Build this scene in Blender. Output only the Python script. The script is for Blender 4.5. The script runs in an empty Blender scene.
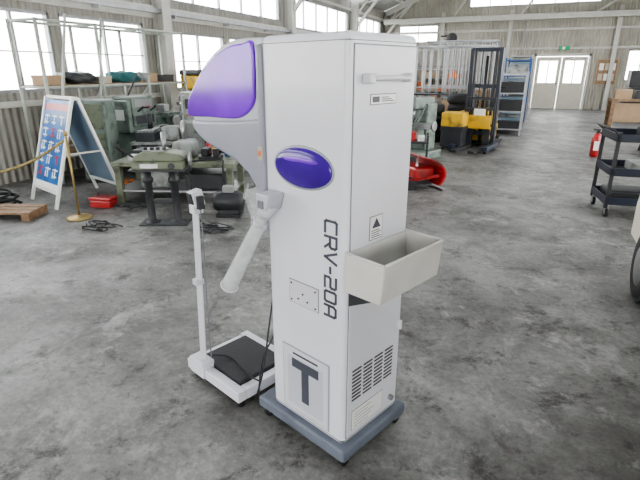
import bpy, bmesh, math, random
from mathutils import Vector, Matrix
random.seed(4)
S=bpy.context.scene
COL=S.collection
try:
    S.view_settings.look='AgX - Medium High Contrast'
except Exception as e: print(e)
# ---------------------------------------------------------------- materials
def mat(name,col,rough=.5,metal=0,var=.12,scale=6,bump=0,coat=0,dirt=None,dirt_amt=.35,spec=None):
    m=bpy.data.materials.new(name); m.use_nodes=True
    nt=m.node_tree; N=nt.nodes; L=nt.links
    b=N['Principled BSDF']
    tc=N.new('ShaderNodeTexCoord'); nz=N.new('ShaderNodeTexNoise'); nz.inputs['Scale'].default_value=scale; nz.inputs['Detail'].default_value=5
    L.new(tc.outputs['Object'],nz.inputs['Vector'])
    cr=N.new('ShaderNodeValToRGB')
    c=col
    dk=dirt if dirt else tuple(x*(1-var) for x in c)
    lt=tuple(min(1,x*(1+var*.5)) for x in c)
    cr.color_ramp.elements[0].position=.3 if not dirt else .5-dirt_amt*.5
    cr.color_ramp.elements[0].color=(*dk,1)
    cr.color_ramp.elements[1].position=.7 if not dirt else .5
    cr.color_ramp.elements[1].color=(*lt,1)
    L.new(nz.outputs['Fac'],cr.inputs['Fac']); L.new(cr.outputs['Color'],b.inputs['Base Color'])
    b.inputs['Roughness'].default_value=rough; b.inputs['Metallic'].default_value=metal
    b.inputs['Coat Weight'].default_value=coat
    if spec is not None: b.inputs['Specular IOR Level'].default_value=spec
    if bump:
        bp=N.new('ShaderNodeBump'); bp.inputs['Strength'].default_value=bump; bp.inputs['Distance'].default_value=.01
        L.new(nz.outputs['Fac'],bp.inputs['Height']); L.new(bp.outputs['Normal'],b.inputs['Normal'])
    return m
M={}
M['white']=mat('white_enamel',(.64,.645,.69),.32,var=.06,coat=.2,scale=3)
M['white2']=mat('white_panel',(.56,.56,.59),.4,var=.06)
M['offwhite']=mat('tray_plastic',(.54,.53,.50),.45,var=.10)
M['hoodgrey']=mat('hood_grey',(.27,.28,.33),.35,var=.06)
M['hoodlight']=mat('hood_light',(.46,.47,.52),.32,var=.05)
M['purple']=mat('purple_acrylic',(.20,.03,.60),.13,var=.55,scale=2.6,spec=.45)
M['purpled']=mat('purple_deep',(.055,.012,.25),.14,var=.3,spec=.4)
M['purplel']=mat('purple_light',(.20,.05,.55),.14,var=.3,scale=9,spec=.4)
M['seam']=mat('panel_gap',(.17,.17,.19),.6)
M['basegrey']=mat('base_grey',(.14,.16,.20),.5,var=.25)
M['dark']=mat('dark_plastic',(.03,.032,.036),.45)
M['black']=mat('black_rubber',(.015,.015,.016),.7,bump=.2)
M['mat']=mat('ribbed_rubber',(.035,.035,.038),.7,bump=.4,scale=60)
M['ink']=mat('ink_grey',(.06,.065,.085),.5)
M['label']=mat('label_paper',(.75,.75,.73),.5,var=.03)
M['steel']=mat('steel',(.40,.40,.41),.35,.9)
M['chrome']=mat('chrome',(.7,.7,.7),.15,1)
M['lgreen']=mat('machine_green',(.15,.19,.165),.45,var=.25,dirt=(.06,.075,.065),dirt_amt=.4,scale=8)
M['ggrey']=mat('machine_grey',(.24,.26,.25),.45,dirt=(.09,.09,.08),dirt_amt=.4,scale=8)
M['lggrey']=mat('machine_light_grey',(.38,.40,.39),.45,dirt=(.2,.2,.19),dirt_amt=.3,scale=8)
M['olive']=mat('olive_green',(.15,.17,.115),.5,dirt=(.06,.06,.045),dirt_amt=.4,scale=8)
M['cream']=mat('cream_paint',(.66,.62,.52),.35,coat=.4,var=.04)
M['yellow']=mat('safety_yellow',(.62,.38,.03),.4,dirt=(.28,.18,.04),dirt_amt=.3)
M['red']=mat('red_paint',(.36,.02,.02),.3,coat=.3,var=.3,dirt=(.14,.025,.02),dirt_amt=.4)
M['blue']=mat('blue_paint',(.03,.10,.28),.45)
M['teal']=mat('teal_fabric',(.03,.12,.13),.8)
M['navy']=mat('navy_steel',(.02,.026,.045),.4)
M['wood']=mat('wood',(.26,.16,.09),.6,scale=14,var=.4)
M['card']=mat('cardboard',(.38,.27,.17),.8)
M['brass']=mat('brass',(.36,.27,.12),.4,.7)
M['frame']=mat('column_paint',(.50,.495,.46),.5,var=.1)
M['frameg']=mat('rack_paint',(.42,.45,.41),.5,var=.2)
M['alu']=mat('aluminium',(.27,.28,.29),.4,.4)
M['galv']=mat('galvanised',(.46,.47,.49),.45,.4,var=.2)
M['roof']=mat('roof_sheet',(.38,.38,.36),.7)
M['doorw']=mat('door_paint',(.50,.48,.41),.5,var=.06)
M['paleblue']=mat('pale_blue',(.22,.31,.39),.5)
M['beige']=mat('beige',(.46,.40,.31),.6)
M['orange']=mat('orange',(.60,.16,.03),.5)
M['straw']=mat('rope',(.30,.24,.10),.8,scale=50,var=.6)
M['posterblue']=mat('poster_blue',(.03,.15,.42),.35,var=.6,scale=4)
M['posterred']=mat('poster_red',(.45,.04,.05),.35)

def mix_transp(name,col,fac,rough=.2,dv=.1):
    m=bpy.data.materials.new(name); m.use_nodes=True; nt=m.node_tree; N=nt.nodes; L=nt.links
    b=N['Principled BSDF']; b.inputs['Base Color'].default_value=(*col,1); b.inputs['Roughness'].default_value=rough
    t=N.new('ShaderNodeBsdfTransparent'); mx=N.new('ShaderNodeMixShader')
    nz=N.new('ShaderNodeTexNoise'); nz.inputs['Scale'].default_value=14; tc=N.new('ShaderNodeTexCoord'); L.new(tc.outputs['Object'],nz.inputs['Vector'])
    mr=N.new('ShaderNodeMapRange'); mr.inputs['From Min'].default_value=.3; mr.inputs['From Max'].default_value=.7
    mr.inputs['To Min'].default_value=fac-dv; mr.inputs['To Max'].default_value=fac+dv
    L.new(nz.outputs['Fac'],mr.inputs['Value']); L.new(mr.outputs['Result'],mx.inputs['Fac'])
    L.new(t.outputs[0],mx.inputs[1]); L.new(b.outputs[0],mx.inputs[2]); L.new(mx.outputs[0],N['Material Output'].inputs[0])
    return m
M['clear']=mix_transp('clear_plastic',(.74,.76,.77),.36,.15,.14)
M['tubep']=mix_transp('tube_plastic',(.66,.67,.68),.58,.25,.10)
M['glass']=mix_transp('window_glass',(.8,.85,.88),.05,.05,.03)

def concrete():
    m=bpy.data.materials.new('stained_concrete'); m.use_nodes=True; nt=m.node_tree; N=nt.nodes; L=nt.links
    b=N['Principled BSDF']; tc=N.new('ShaderNodeTexCoord')
    def noise(sc,det=6,rough=.6,dist=0,off=0):
        n=N.new('ShaderNodeTexNoise'); n.inputs['Scale'].default_value=sc; n.inputs['Detail'].default_value=det; n.inputs['Roughness'].default_value=rough; n.inputs['Distortion'].default_value=dist
        if off:
            mp=N.new('ShaderNodeMapping'); mp.inputs['Location'].default_value=(off,off*1.7,0); L.new(tc.outputs['Object'],mp.inputs[0]); L.new(mp.outputs[0],n.inputs['Vector'])
        else: L.new(tc.outputs['Object'],n.inputs['Vector'])
        return n
    def ramp(src,p0,c0,p1,c1):
        r=N.new('ShaderNodeValToRGB'); r.color_ramp.elements[0].position=p0; r.color_ramp.elements[0].color=(*c0,1)
        r.color_ramp.elements[1].position=p1; r.color_ramp.elements[1].color=(*c1,1); L.new(src,r.inputs['Fac']); return r
    def mult(a,bb,fac=1,bt='MULTIPLY'):
        x=N.new('ShaderNodeMix'); x.data_type='RGBA'; x.blend_type=bt
        if isinstance(fac,(int,float)): x.inputs[0].default_value=fac
        else: L.new(fac,x.inputs[0])
        if isinstance(a,tuple): x.inputs[6].default_value=a
        else: L.new(a,x.inputs[6])
        if isinstance(bb,tuple): x.inputs[7].default_value=bb
        else: L.new(bb,x.inputs[7])
        return x.outputs[2]
    big=noise(.5,4,.6,.8); mid=noise(1.3,10,.76,.3); fine=noise(34,6,.8); sp=noise(3.2,10,.82,.25); sc2=noise(2.0,12,.82,.2,11.3); dr=noise(8,10,.8,.3,5.1)
    c=ramp(big.outputs[0],.35,(.165,.161,.153),.66,(.25,.246,.236)).outputs[0]
    c=mult(c,ramp(mid.outputs[0],.40,(.50,.49,.475),.58,(1.12,1.12,1.12)).outputs[0])
    c=mult(c,ramp(fine.outputs[0],.3,(.60,.60,.60),.70,(1.2,1.2,1.2)).outputs[0])
    c=mult(c,ramp(sp.outputs[0],.38,(.28,.265,.25),.47,(1,1,1)).outputs[0])
    c=mult(c,ramp(dr.outputs[0],.35,(.38,.36,.33),.42,(1,1,1)).outputs[0])
    c=mult(c,(.42,.413,.40,1),ramp(sc2.outputs[0],.54,(0,0,0),.66,(.75,.75,.75)).outputs[0],'MIX')
    wn=noise(1.5,5,.6); vm=N.new('ShaderNodeVectorMath'); vm.operation='MULTIPLY_ADD'
    L.new(wn.outputs['Color'],vm.inputs[0]); vm.inputs[1].default_value=(1.2,1.2,1.2); L.new(tc.outputs['Object'],vm.inputs[2])
    v=N.new('ShaderNodeTexVoronoi'); v.feature='DISTANCE_TO_EDGE'; v.inputs['Scale'].default_value=.30; L.new(vm.outputs[0],v.inputs['Vector'])
    c=mult(c,ramp(v.outputs['Distance'],.0,(.45,.44,.43),.006,(1,1,1)).outputs[0],.5)
    L.new(c,b.inputs['Base Color'])
    mr=N.new('ShaderNodeMapRange'); mr.inputs['From Min'].default_value=.35; mr.inputs['From Max'].default_value=.65; mr.inputs['To Min'].default_value=.32; mr.inputs['To Max'].default_value=.65
    L.new(sc2.outputs[0],mr.inputs['Value']); L.new(mr.outputs[0],b.inputs['Roughness'])
    b.inputs['Specular IOR Level'].default_value=.45
    bp=N.new('ShaderNodeBump'); bp.inputs['Strength'].default_value=.4; bp.inputs['Distance'].default_value=.012
    L.new(sp.outputs[0],bp.inputs['Height']); L.new(bp.outputs[0],b.inputs['Normal'])
    return m
M['concrete']=concrete()

def corrugated(name,c1,c2,sc,axis):
    m=bpy.data.materials.new(name); m.use_nodes=True; nt=m.node_tree; N=nt.nodes; L=nt.links
    b=N['Principled BSDF']; tc=N.new('ShaderNodeTexCoord'); w=N.new('ShaderNodeTexWave'); w.wave_type='BANDS'; w.bands_direction=axis
    w.inputs['Scale'].default_value=sc; L.new(tc.outputs['Object'],w.inputs['Vector'])
    n=N.new('ShaderNodeTexNoise'); n.inputs['Scale'].default_value=1.3; n.inputs['Detail'].default_value=6; L.new(tc.outputs['Object'],n.inputs['Vector'])
    r=N.new('ShaderNodeValToRGB'); r.color_ramp.elements[0].position=.35; r.color_ramp.elements[0].color=(*c2,1); r.color_ramp.elements[1].position=.65; r.color_ramp.elements[1].color=(*c1,1)
    L.new(n.outputs[0],r.inputs[0]); L.new(r.outputs[0],b.inputs['Base Color']); b.inputs['Roughness'].default_value=.6
    bp=N.new('ShaderNodeBump'); bp.inputs['Strength'].default_value=.8; bp.inputs['Distance'].default_value=.03
    L.new(w.outputs['Fac'],bp.inputs['Height']); L.new(bp.outputs[0],b.inputs['Normal'])
    return m
M['wallL']=corrugated('wall_sheet_y',(.33,.32,.29),(.23,.22,.20),3.0,'Y')
M['wallF']=corrugated('wall_sheet_x',(.42,.40,.34),(.32,.30,.26),3.0,'X')
def hazard():
    m=bpy.data.materials.new('hazard_stripe'); m.use_nodes=True; nt=m.node_tree; N=nt.nodes; L=nt.links
    b=N['Principled BSDF']; tc=N.new('ShaderNodeTexCoord'); w=N.new('ShaderNodeTexWave'); w.bands_direction='DIAGONAL'; w.inputs['Scale'].default_value=2.5
    L.new(tc.outputs['Object'],w.inputs['Vector']); r=N.new('ShaderNodeValToRGB'); r.color_ramp.interpolation='CONSTANT'
    r.color_ramp.elements[0].color=(.02,.02,.02,1); r.color_ramp.elements[1].position=.5; r.color_ramp.elements[1].color=(.7,.45,.03,1)
    L.new(w.outputs['Fac'],r.inputs[0]); L.new(r.outputs[0],b.inputs['Base Color']); return m
M['hazard']=hazard()

# ---------------------------------------------------------------- helpers
def grp(name,loc=(0,0,0),rz=0,par=None):
    o=bpy.data.objects.new(name,None); o.empty_display_size=.1; COL.objects.link(o); o.location=loc; o.rotation_euler=(0,0,rz)
    if par: o.parent=par
    return o
def mesh(name,vs,fs,m,par=None,smooth=False,bev=0,seg=2):
    me=bpy.data.meshes.new(name); me.from_pydata([tuple(v) for v in vs],[],fs); me.validate()
    bm=bmesh.new(); bm.from_mesh(me); bmesh.ops.recalc_face_normals(bm,faces=bm.faces); bm.to_mesh(me); bm.free()
    if smooth:
        for p in me.polygons: p.use_smooth=True
    o=bpy.data.objects.new(name,me); COL.objects.link(o)
    if m: me.materials.append(M[m] if isinstance(m,str) else m)
    if par: o.parent=par
    if bev:
        b=o.modifiers.new('bevel','BEVEL'); b.width=bev; b.segments=seg; b.limit_method='ANGLE'; b.angle_limit=math.radians(35)
        if smooth or seg>2:
            for p in me.polygons: p.use_smooth=True
            wn=o.modifiers.new('wn','WEIGHTED_NORMAL')
    return o
def bx(p,n,c,s,m,bev=0,seg=2,rot=None):
    hx,hy,hz=s[0]/2,s[1]/2,s[2]/2
    vs=[Vector((x*hx,y*hy,z*hz)) for x in(-1,1) for y in(-1,1) for z in(-1,1)]
    fs=[(0,1,3,2),(4,6,7,5),(0,4,5,1),(2,3,7,6),(0,2,6,4),(1,5,7,3)]
    o=mesh(n,vs,fs,m,p,bev=bev,seg=seg); o.location=c
    if rot: o.rotation_euler=rot
    return o
def b2(p,n,a,b,m,bev=0,seg=2):
    c=[(a[i]+b[i])/2 for i in range(3)]; s=[abs(b[i]-a[i]) for i in range(3)]
    return bx(p,n,c,s,m,bev,seg)
def cy(p,n,a,b,r,m,r2=None,seg=16,cap=True,smooth=True):
    a=Vector(a); b=Vector(b); r2=r if r2 is None else r2; d=(b-a); q=d.to_track_quat('Z','Y').to_matrix()
    vs=[];fs=[]
    for k,(c,rr) in enumerate(((a,r),(b,r2))):
        for i in range(seg):
            an=2*math.pi*i/seg; vs.append(c+q@Vector((math.cos(an)*rr,math.sin(an)*rr,0)))
    for i in range(seg): fs.append((i,(i+1)%seg,seg+(i+1)%seg,seg+i))
    if cap: fs.append(tuple(range(seg))[::-1]); fs.append(tuple(range(seg,2*seg)))
    o=mesh(n,vs,fs,m,p)
    if smooth:
        for pl in o.data.polygons:
            if len(pl.vertices)==4: pl.use_smooth=True
    return o
def lathe(p,n,prof,c,m,axis='Z',seg=28):
    vs=[];fs=[]
    for (r,z) in prof:
        for i in range(seg):
            a=2*math.pi*i/seg; x,y=r*math.cos(a),r*math.sin(a)
            v={'Z':(x,y,z),'Y':(x,z,y),'X':(z,x,y)}[axis]; vs.append(Vector(v)+Vector(c))
    for k in range(len(prof)-1):
        for i in range(seg): fs.append((k*seg+i,k*seg+(i+1)%seg,(k+1)*seg+(i+1)%seg,(k+1)*seg+i))
    fs.append(tuple(range(seg))); fs.append(tuple(range((len(prof)-1)*seg,len(prof)*seg)))
    o=mesh(n,vs,fs,m,p)
    for pl in o.data.polygons:
        if len(pl.vertices)==4: pl.use_smooth=True
    return o
def prism(p,n,prof,y0,y1,m,bev=0,seg=2,plane='xz'):
    k=len(prof); vs=[]
    for y in (y0,y1):
        for (a,b) in prof: vs.append({'xz':(a,y,b),'yz':(y,a,b),'xy':(a,b,y)}[plane])
    fs=[tuple(range(k)),tuple(range(k,2*k))[::-1]]+[(i,(i+1)%k,k+(i+1)%k,k+i) for i in range(k)]
    return mesh(n,vs,fs,m,p,bev=bev,seg=seg)
def spline(pts,n=4,closed=False):
    out=[]; P=[Vector((*q,0)) if len(q)==2 else Vector(q) for q in pts]; L=len(P)
    for i in range(L if closed else L-1):
        p0=P[(i-1)%L] if (closed or i>0) else P[i]; p1=P[i]; p2=P[(i+1)%L]; p3=P[(i+2)%L] if (closed or i+2<L) else p2
        for j in range(n):
            t=j/n; out.append(.5*((2*p1)+(p2-p0)*t+(2*p0-5*p1+4*p2-p3)*t*t+(3*p1-p0-3*p2+p3)*t**3))
    if not closed: out.append(P[-1])
    return out
def tube(p,n,pts,r,m,smooth=True):
    cu=bpy.data.curves.new(n,'CURVE'); cu.dimensions='3D'; cu.bevel_depth=r; cu.bevel_resolution=3
    q=spline(pts,5) if smooth and len(pts)>2 else [Vector(x) for x in pts]
    s=cu.splines.new('POLY'); s.points.add(len(q)-1)
    for i,v in enumerate(q): s.points[i].co=(*v,1)
    cu.use_fill_caps=True; cu.materials.append(M[m]); o=bpy.data.objects.new(n,cu); COL.objects.link(o)
    if p: o.parent=p
    return o
def frame_rect(p,n,x0,x1,z0,z1,y,r,m):
    for i,(a,b) in enumerate((((x0,y,z0),(x0,y,z1)),((x1,y,z0),(x1,y,z1)),((x0,y,z0),(x1,y,z0)),((x0,y,z1),(x1,y,z1)))): cy(p,f'{n}_{i}',a,b,r,m,seg=10)
def wheel(p,n,c,r,w,axis='X',hub='steel'):
    lathe(p,n+'_tyre',[(r*.6,-w*.5),(r*.92,-w*.5),(r,-w*.3),(r,w*.3),(r*.92,w*.5),(r*.6,w*.5)],c,'black',axis)
    lathe(p,n+'_hub',[(r*.1,-w*.52),(r*.58,-w*.5),(r*.62,0),(r*.58,w*.5),(r*.1,w*.52)],c,hub,axis)
def caster(p,n,x,y,top,r=.03):
    lathe(p,n+'_wheel',[(r*.3,-.011),(r*.95,-.011),(r,-.006),(r,.006),(r*.95,.011),(r*.3,.011)],(x,y,r),'black','X',18)
    bx(p,n+'_fork',(x,y,(top+r)/2+.004),(.032,.03,top-r),'steel')
def bar(p,n,a,b,w,hh,m):
    a=Vector(a);b=Vector(b);d=b-a; o=bx(p,n,(a+b)/2,(w,hh,d.length),m); o.rotation_mode='QUATERNION'; o.rotation_quaternion=d.to_track_quat('Z','Y'); return o

# ---------------------------------------------------------------- room shell
XL,XR,YB,YF=-6.6,4.2,-7.0,22.5
EAVE,RIDGE=3.9,6.0; XC=(XL+XR)/2
o=b2(None,'floor',(XL,YB,-.1),(XR,YF,0),'concrete')
o=b2(None,'ground_outside',(-40,-40,-.16),(40,60,-.11),mat('outside_ground',(.55,.54,.50),.9))
def wall(name,axis,pos,u0,u1,z0,z1,ops,m,th=.12):
    us=sorted({u0,u1}|{v for a in ops for v in a[:2]}); zs=sorted({z0,z1}|{v for a in ops for v in a[2:4]})
    bm=bmesh.new()
    for i in range(len(us)-1):
        for j in range(len(zs)-1):
            cu,cz=(us[i]+us[i+1])/2,(zs[j]+zs[j+1])/2
            if any(a[0]<cu<a[1] and a[2]<cz<a[3] for a in ops): continue
            su,sz=us[i+1]-us[i],zs[j+1]-zs[j]
            mt=Matrix.Translation((pos,cu,cz) if axis=='x' else (cu,pos,cz))@Matrix.Diagonal((th,su,sz,1) if axis=='x' else (su,th,sz,1))
            bmesh.ops.create_cube(bm,size=1,matrix=mt)
    me=bpy.data.meshes.new(name); bm.to_mesh(me); bm.free(); me.materials.append(M[m]); o=bpy.data.objects.new(name,me); COL.objects.link(o); return o
colY=[-2.8,2.45,7.7,12.95,18.2]
winL=[(2.7,4.1,1.2,2.28),(4.3,5.45,1.2,2.28),(5.6,7.35,1.2,2.28),(8.05,9.9,1.12,2.2),(10.1,12.5,1.12,2.2),(13.4,15.3,1.12,2.2),(15.6,17.8,1.12,2.2),(-2.4,2.0,1.2,2.28),
 (8.0,12.6,2.72,3.45),(13.3,17.9,2.62,3.45),(18.5,22.0,2.62,3.45),(2.8,7.4,2.72,3.45),(-2.4,2.1,2.72,3.45)]
wall('wall_left','x',XL-.06,YB,YF,0,EAVE,winL,'wallL')
winR=[(-5,-1,1.0,2.6),(0,4,1.0,2.6),(5.2,9.8,0,3.3),(11,15,1.0,2.6),(16.5,20.5,1.0,2.6),(10.5,21,2.9,3.5)]
wall('wall_right','x',XR+.06,YB,YF,0,EAVE,winR,'wallL')
dops=[(-.2,1.72,0,2.02)]
wf_ops=dops+[(-5.9,-4.2,2.6,3.3),(3.0,3.9,1.1,2.2)]
wall('wall_far','y',YF+.06,XL,XR,0,3.8,wf_ops,'wallF')
def gable(name,Y,win):
    zt=lambda x: EAVE+(RIDGE-EAVE)*(1-abs(x-XC)/((XR-XL)/2))
    n=36; vs=[];fs=[]
    for i in range(n):
        x0=XL+(XR-XL)*i/n; x1=XL+(XR-XL)*(i+1)/n; xm=(x0+x1)/2
        spans=[(3.8,min(zt(x0),zt(x1)),zt(x0),zt(x1))]
        w=[q for q in win if q[0]<xm<q[1]]
        if w: spans=[(3.8,w[0][2],w[0][2],w[0][2]),(w[0][3],0,zt(x0),zt(x1))]
        for (lo,_,h0,h1) in spans:
            if min(h0,h1)<=lo: continue
            k=len(vs)
            for yy in (Y,Y+.12): vs+=[(x0,yy,lo),(x1,yy,lo),(x1,yy,h1),(x0,yy,h0)]
            fs+=[(k,k+1,k+2,k+3),(k+4,k+7,k+6,k+5),(k,k+4,k+5,k+1),(k+3,k+2,k+6,k+7),(k,k+3,k+7,k+4),(k+1,k+5,k+6,k+2)]
    return mesh(name,vs,fs,'wallF')
gable('wall_far_gable',YF,[(-3.0,1.8,3.9,4.6)])
wall('wall_back','y',YB-.06,XL,XR,0,3.8,[(-4.0,1.0,0,3.1)],'wallF')
gable('wall_back_gable',YB-.12,[])
def roofside(name,xa,xb,za,zb):
    vs=[];fs=[]
    ys=[YB-.2,-5,-4.6,1.8,2.2,7.4,7.9,12.6,13.3,17.9,18.5,YF+.2]
    for a,b in zip(ys[::2],ys[1::2]):
        k=len(vs)
        for dz in(0,.08): vs+=[(xa,a,za+dz),(xb,a,zb+dz),(xb,b,zb+dz),(xa,b,za+dz)]
        fs+=[(k,k+1,k+2,k+3),(k+4,k+7,k+6,k+5),(k,k+4,k+5,k+1),(k+3,k+2,k+6,k+7),(k,k+3,k+7,k+4),(k+1,k+5,k+6,k+2)]
    return mesh(name,vs,fs,'roof')
roofside('ceiling',XL-.1,XC,EAVE,RIDGE); roofside('ceiling_right',XR+.1,XC,EAVE,RIDGE)
g=grp('roof_steelwork')
zt=lambda x: EAVE+(RIDGE-EAVE)*(1-abs(x-XC)/((XR-XL)/2))
for i,Y in enumerate(colY+[22.3]):
    for s,X in ((1,XL),(-1,XR)):
        bar(g,f'rafter_{i}_{s}',(X+s*.15,Y,EAVE-.12),(XC,Y,RIDGE-.15),.12,.2,'frame')
        bar(g,f'knee_{i}_{s}',(X+s*.15,Y,2.9),(X+s*1.3,Y,zt(X+s*1.3)-.2),.09,.09,'frame')
        bar(g,f'knee2_{i}_{s}',(X+s*.15,Y,3.3),(X+s*.75,Y,zt(X+s*.75)-.2),.06,.06,'frame')
for j in range(1,6):
    for s,X in ((1,XL),(-1,XR)):
        x=X+s*j*.9; bar(g,f'purlin_{j}_{s}',(x,YB,zt(x)-.06),(x,YF,zt(x)-.06),.07,.1,'frame')
bar(g,'tie_beam',(XL+.1,22.2,3.45),(XR-.1,22.2,3.45),.2,.2,'frame')
for i in range(4):
    x=XL+.4+i*2.6; bar(g,f'brace_a{i}',(x,22.3,3.5),(x+1.3,22.3,zt(x+1.3)-.1),.07,.07,'frame')
for Y in (13,18.2): bar(g,f'roof_brace_{Y}',(XL+.3,Y,EAVE-.2),(XC,Y+4.1,RIDGE-.3),.05,.05,'frame')
g=grp('steel_columns')
for i,Y in enumerate(colY):
    for s,X in ((1,XL),(-1,XR)):
        b2(g,f'flange_a{i}{s}',(X+s*.02,Y-.11,0),(X+s*.035,Y+.11,EAVE-.05),'frame')
        b2(g,f'flange_b{i}{s}',(X+s*.25,Y-.11,0),(X+s*.265,Y+.11,EAVE-.05),'frame')
        b2(g,f'web{i}{s}',(X+s*.035,Y-.01,0),(X+s*.25,Y+.01,EAVE-.05),'frame')
for i,x in enumerate((-4.0,-1.3,2.5)):
    b2(g,f'gable_post{i}',(x-.07,YF-.16,0),(x+.07,YF-.01,3.75),'frame')
g=grp('wall_girts')
for z in (1.05,2.42,2.55,3.55): b2(g,f'girt_{z}',(XL+.001,YB,z-.04),(XL+.05,YF,z+.04),'frame')
for z in (2.3,3.0): b2(g,f'girt_far_{z}',(XL+.1,YF-.06,z-.04),(XR-.1,YF-.001,z+.04),'frame')
b2(g,'cable_duct',(XL+.06,YB,2.46),(XL+.16,YF-.2,2.53),'galv')
for k in range(12): b2(g,f'bracket{k}',(XL+.0,k*1.8-1,2.40),(XL+.2,k*1.8-.96,2.46),'galv')
def window(n,axis,pos,u0,u1,z0,z1,npane,mid=True):
    g=grp(f'window_{n}')
    def seg(nm,ua,ub,za,zb,t=.04,m='alu'):
        if axis=='x': b2(g,nm,(pos-t/2,ua,za),(pos+t/2,ub,zb),m)
        else: b2(g,nm,(ua,pos-t/2,za),(ub,pos+t/2,zb),m)
    w=.04
    seg('sill',u0-.04,u1+.04,z0-.03,z0+w,.1); seg('head',u0,u1,z1-w,z1,.08); seg('jamb_a',u0,u0+w,z0,z1,.08); seg('jamb_b',u1-w,u1,z0,z1,.08)
    for i in range(1,npane):
        u=u0+(u1-u0)*i/npane; seg(f'mullion_{i}',u-.02,u+.02,z0,z1,.05)
    if mid:
        zm=z0+(z1-z0)*.5; seg('transom',u0,u1,zm-.009,zm+.009,.04)
    seg('pane',u0,u1,z0,z1,.006,'glass')
k=1
for w in winL:
    window(k,'x',XL-.06,*w,max(2,round((w[1]-w[0])/.9)),w[2]<2); k+=1
for w in winR:
    if w[2]>0: window(k,'x',XR+.06,*w,4,False); k+=1
for w in wf_ops[1:]: window(k,'y',YF+.06,*w,2); k+=1
window(k,'y',YF+.06,-3.0,1.8,3.9,4.6,6,False)
g=grp('door_1')
Yd=YF-.02
for i,(a,b) in enumerate(((-.16,.75),(.77,1.68))):
    b2(g,f'stile_l{i}',(a,Yd-.03,0),(a+.13,Yd+.03,1.98),'doorw'); b2(g,f'stile_r{i}',(b-.13,Yd-.03,0),(b,Yd+.03,1.98),'doorw')
    b2(g,f'rail_t{i}',(a+.13,Yd-.03,1.83),(b-.13,Yd+.03,1.98),'doorw'); b2(g,f'lower_panel{i}',(a+.13,Yd-.02,0),(b-.13,Yd+.02,1.0),'doorw')
    b2(g,f'pane{i}',(a+.13,Yd-.005,1.0),(b-.13,Yd+.005,1.83),'glass')
    b2(g,f'muntin{i}',((a+b)/2-.02,Yd-.02,1.0),((a+b)/2+.02,Yd+.02,1.83),'doorw')
    cy(g,f'knob{i}',(b-.07 if i==0 else a+.07,Yd-.09,1.0),(b-.07 if i==0 else a+.07,Yd-.03,1.0),.025,'brass')
b2(g,'frame_l',(-.26,Yd-.05,0),(-.17,Yd+.02,2.1),'frame'); b2(g,'frame_r',(1.69,Yd-.05,0),(1.78,Yd+.02,2.1),'frame'); b2(g,'frame_t',(-.26,Yd-.05,2.0),(1.78,Yd+.02,2.1),'frame')

# ---------------------------------------------------------------- main machine
R=grp('rice_milling_machine',(-.52,1.43,0),math.atan2(-.35,.937))
D=.41; W=.365
b2(R,'cabinet',(-D,0,.09),(0,W,1.61),'white',.024,4)
b2(R,'base_plinth',(-.485,-.03,.045),(.03,W+.03,.10),'basegrey',.012,3)
for i,(x,y) in enumerate(((-.44,.0),(-.0,.01),(-.44,W-.0),(-.0,W-.01))): caster(R,f'caster_{i}',x,y,.05,.024)
def sh(pts): return [(-.405+(x+.405)*.90,z) for x,z in pts]
hp=[(-.40,1.605),(-.50,1.607),(-.60,1.602),(-.70,1.576),(-.79,1.532),(-.88,1.468),(-.935,1.39),(-.94,1.32),(-.915,1.26),(-.84,1.215),(-.73,1.19),(-.62,1.165),(-.53,1.125),(-.46,1.06),(-.40,1.03)]
prism(R,'hood_shell',[(v.x,v.y) for v in spline(sh(hp),3)],.005,W-.005,'hoodlight',.03,4)
lo=[(-.405,1.335),(-.60,1.318),(-.80,1.305),(-.952,1.30),(-.945,1.26),(-.90,1.230),(-.84,1.205),(-.73,1.180),(-.62,1.155),(-.53,1.112),(-.46,1.045),(-.405,1.02)]
prism(R,'hood_lower_shell',sh(lo),-.003,W+.003,'hoodgrey',.02,3)
wp=[(-.455,1.590),(-.52,1.590),(-.60,1.584),(-.70,1.556),(-.79,1.512),(-.880,1.448),(-.952,1.382),(-.962,1.345),(-.955,1.312),(-.80,1.316),(-.66,1.318),(-.57,1.325),(-.50,1.352),(-.462,1.39),(-.452,1.45)]
prism(R,'hood_window',[(v.x,v.y) for v in spline(sh(wp),3,True)],-.007,W+.007,'purple',.016,4)
b2(R,'neck_bezel',(-.436,-.009,1.03),(-.405,W+.009,1.585),'hoodgrey',.012,3)
b2(R,'neck_switch_plate',(-.434,-.013,1.18),(-.410,-.006,1.23),'beige',.002)
b2(R,'neck_switch',(-.429,-.016,1.195),(-.415,-.01,1.215),'orange',.002)
b2(R,'control_panel',(-.475,.04,.86),(-.408,W-.04,1.06),'hoodgrey',.02,3)
cy(R,'outlet_spout',(-.55,W/2,1.16),(-.55,W/2,1.00),.08,'dark',.05)
b2(R,'outlet_box',(-.55,.09,1.00),(-.41,W-.09,1.15),'dark',.01)
prism(R,'outlet_fairing',[(-.61,1.165),(-.405,1.165),(-.405,1.0),(-.50,1.0),(-.59,1.10)],.06,W-.06,'ink',.01)
vs=[];fs=[];n=24;rows=7
for j in range(rows):
    z=1.04-.185*j/(rows-1)
    for i in range(n):
        a=2*math.pi*i/n; rr=(.058+.010*math.sin(3*a+j)+.007*math.sin(7*a+2*j))*(1+.12*math.sin(j*1.1))
        vs.append((-.58+rr*math.cos(a)*1.1,.12+rr*math.sin(a),z+.008*math.sin(5*a)))
for j in range(rows-1):
    for i in range(n): fs.append((j*n+i,j*n+(i+1)%n,(j+1)*n+(i+1)%n,(j+1)*n+i))
fs.append(tuple(range((rows-1)*n,rows*n)))
mesh('plastic_bag',vs,fs,'clear',R,smooth=True)
A=Vector((-.355,-.05,1.00)); B=Vector((-.570,-.085,.64))
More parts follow.
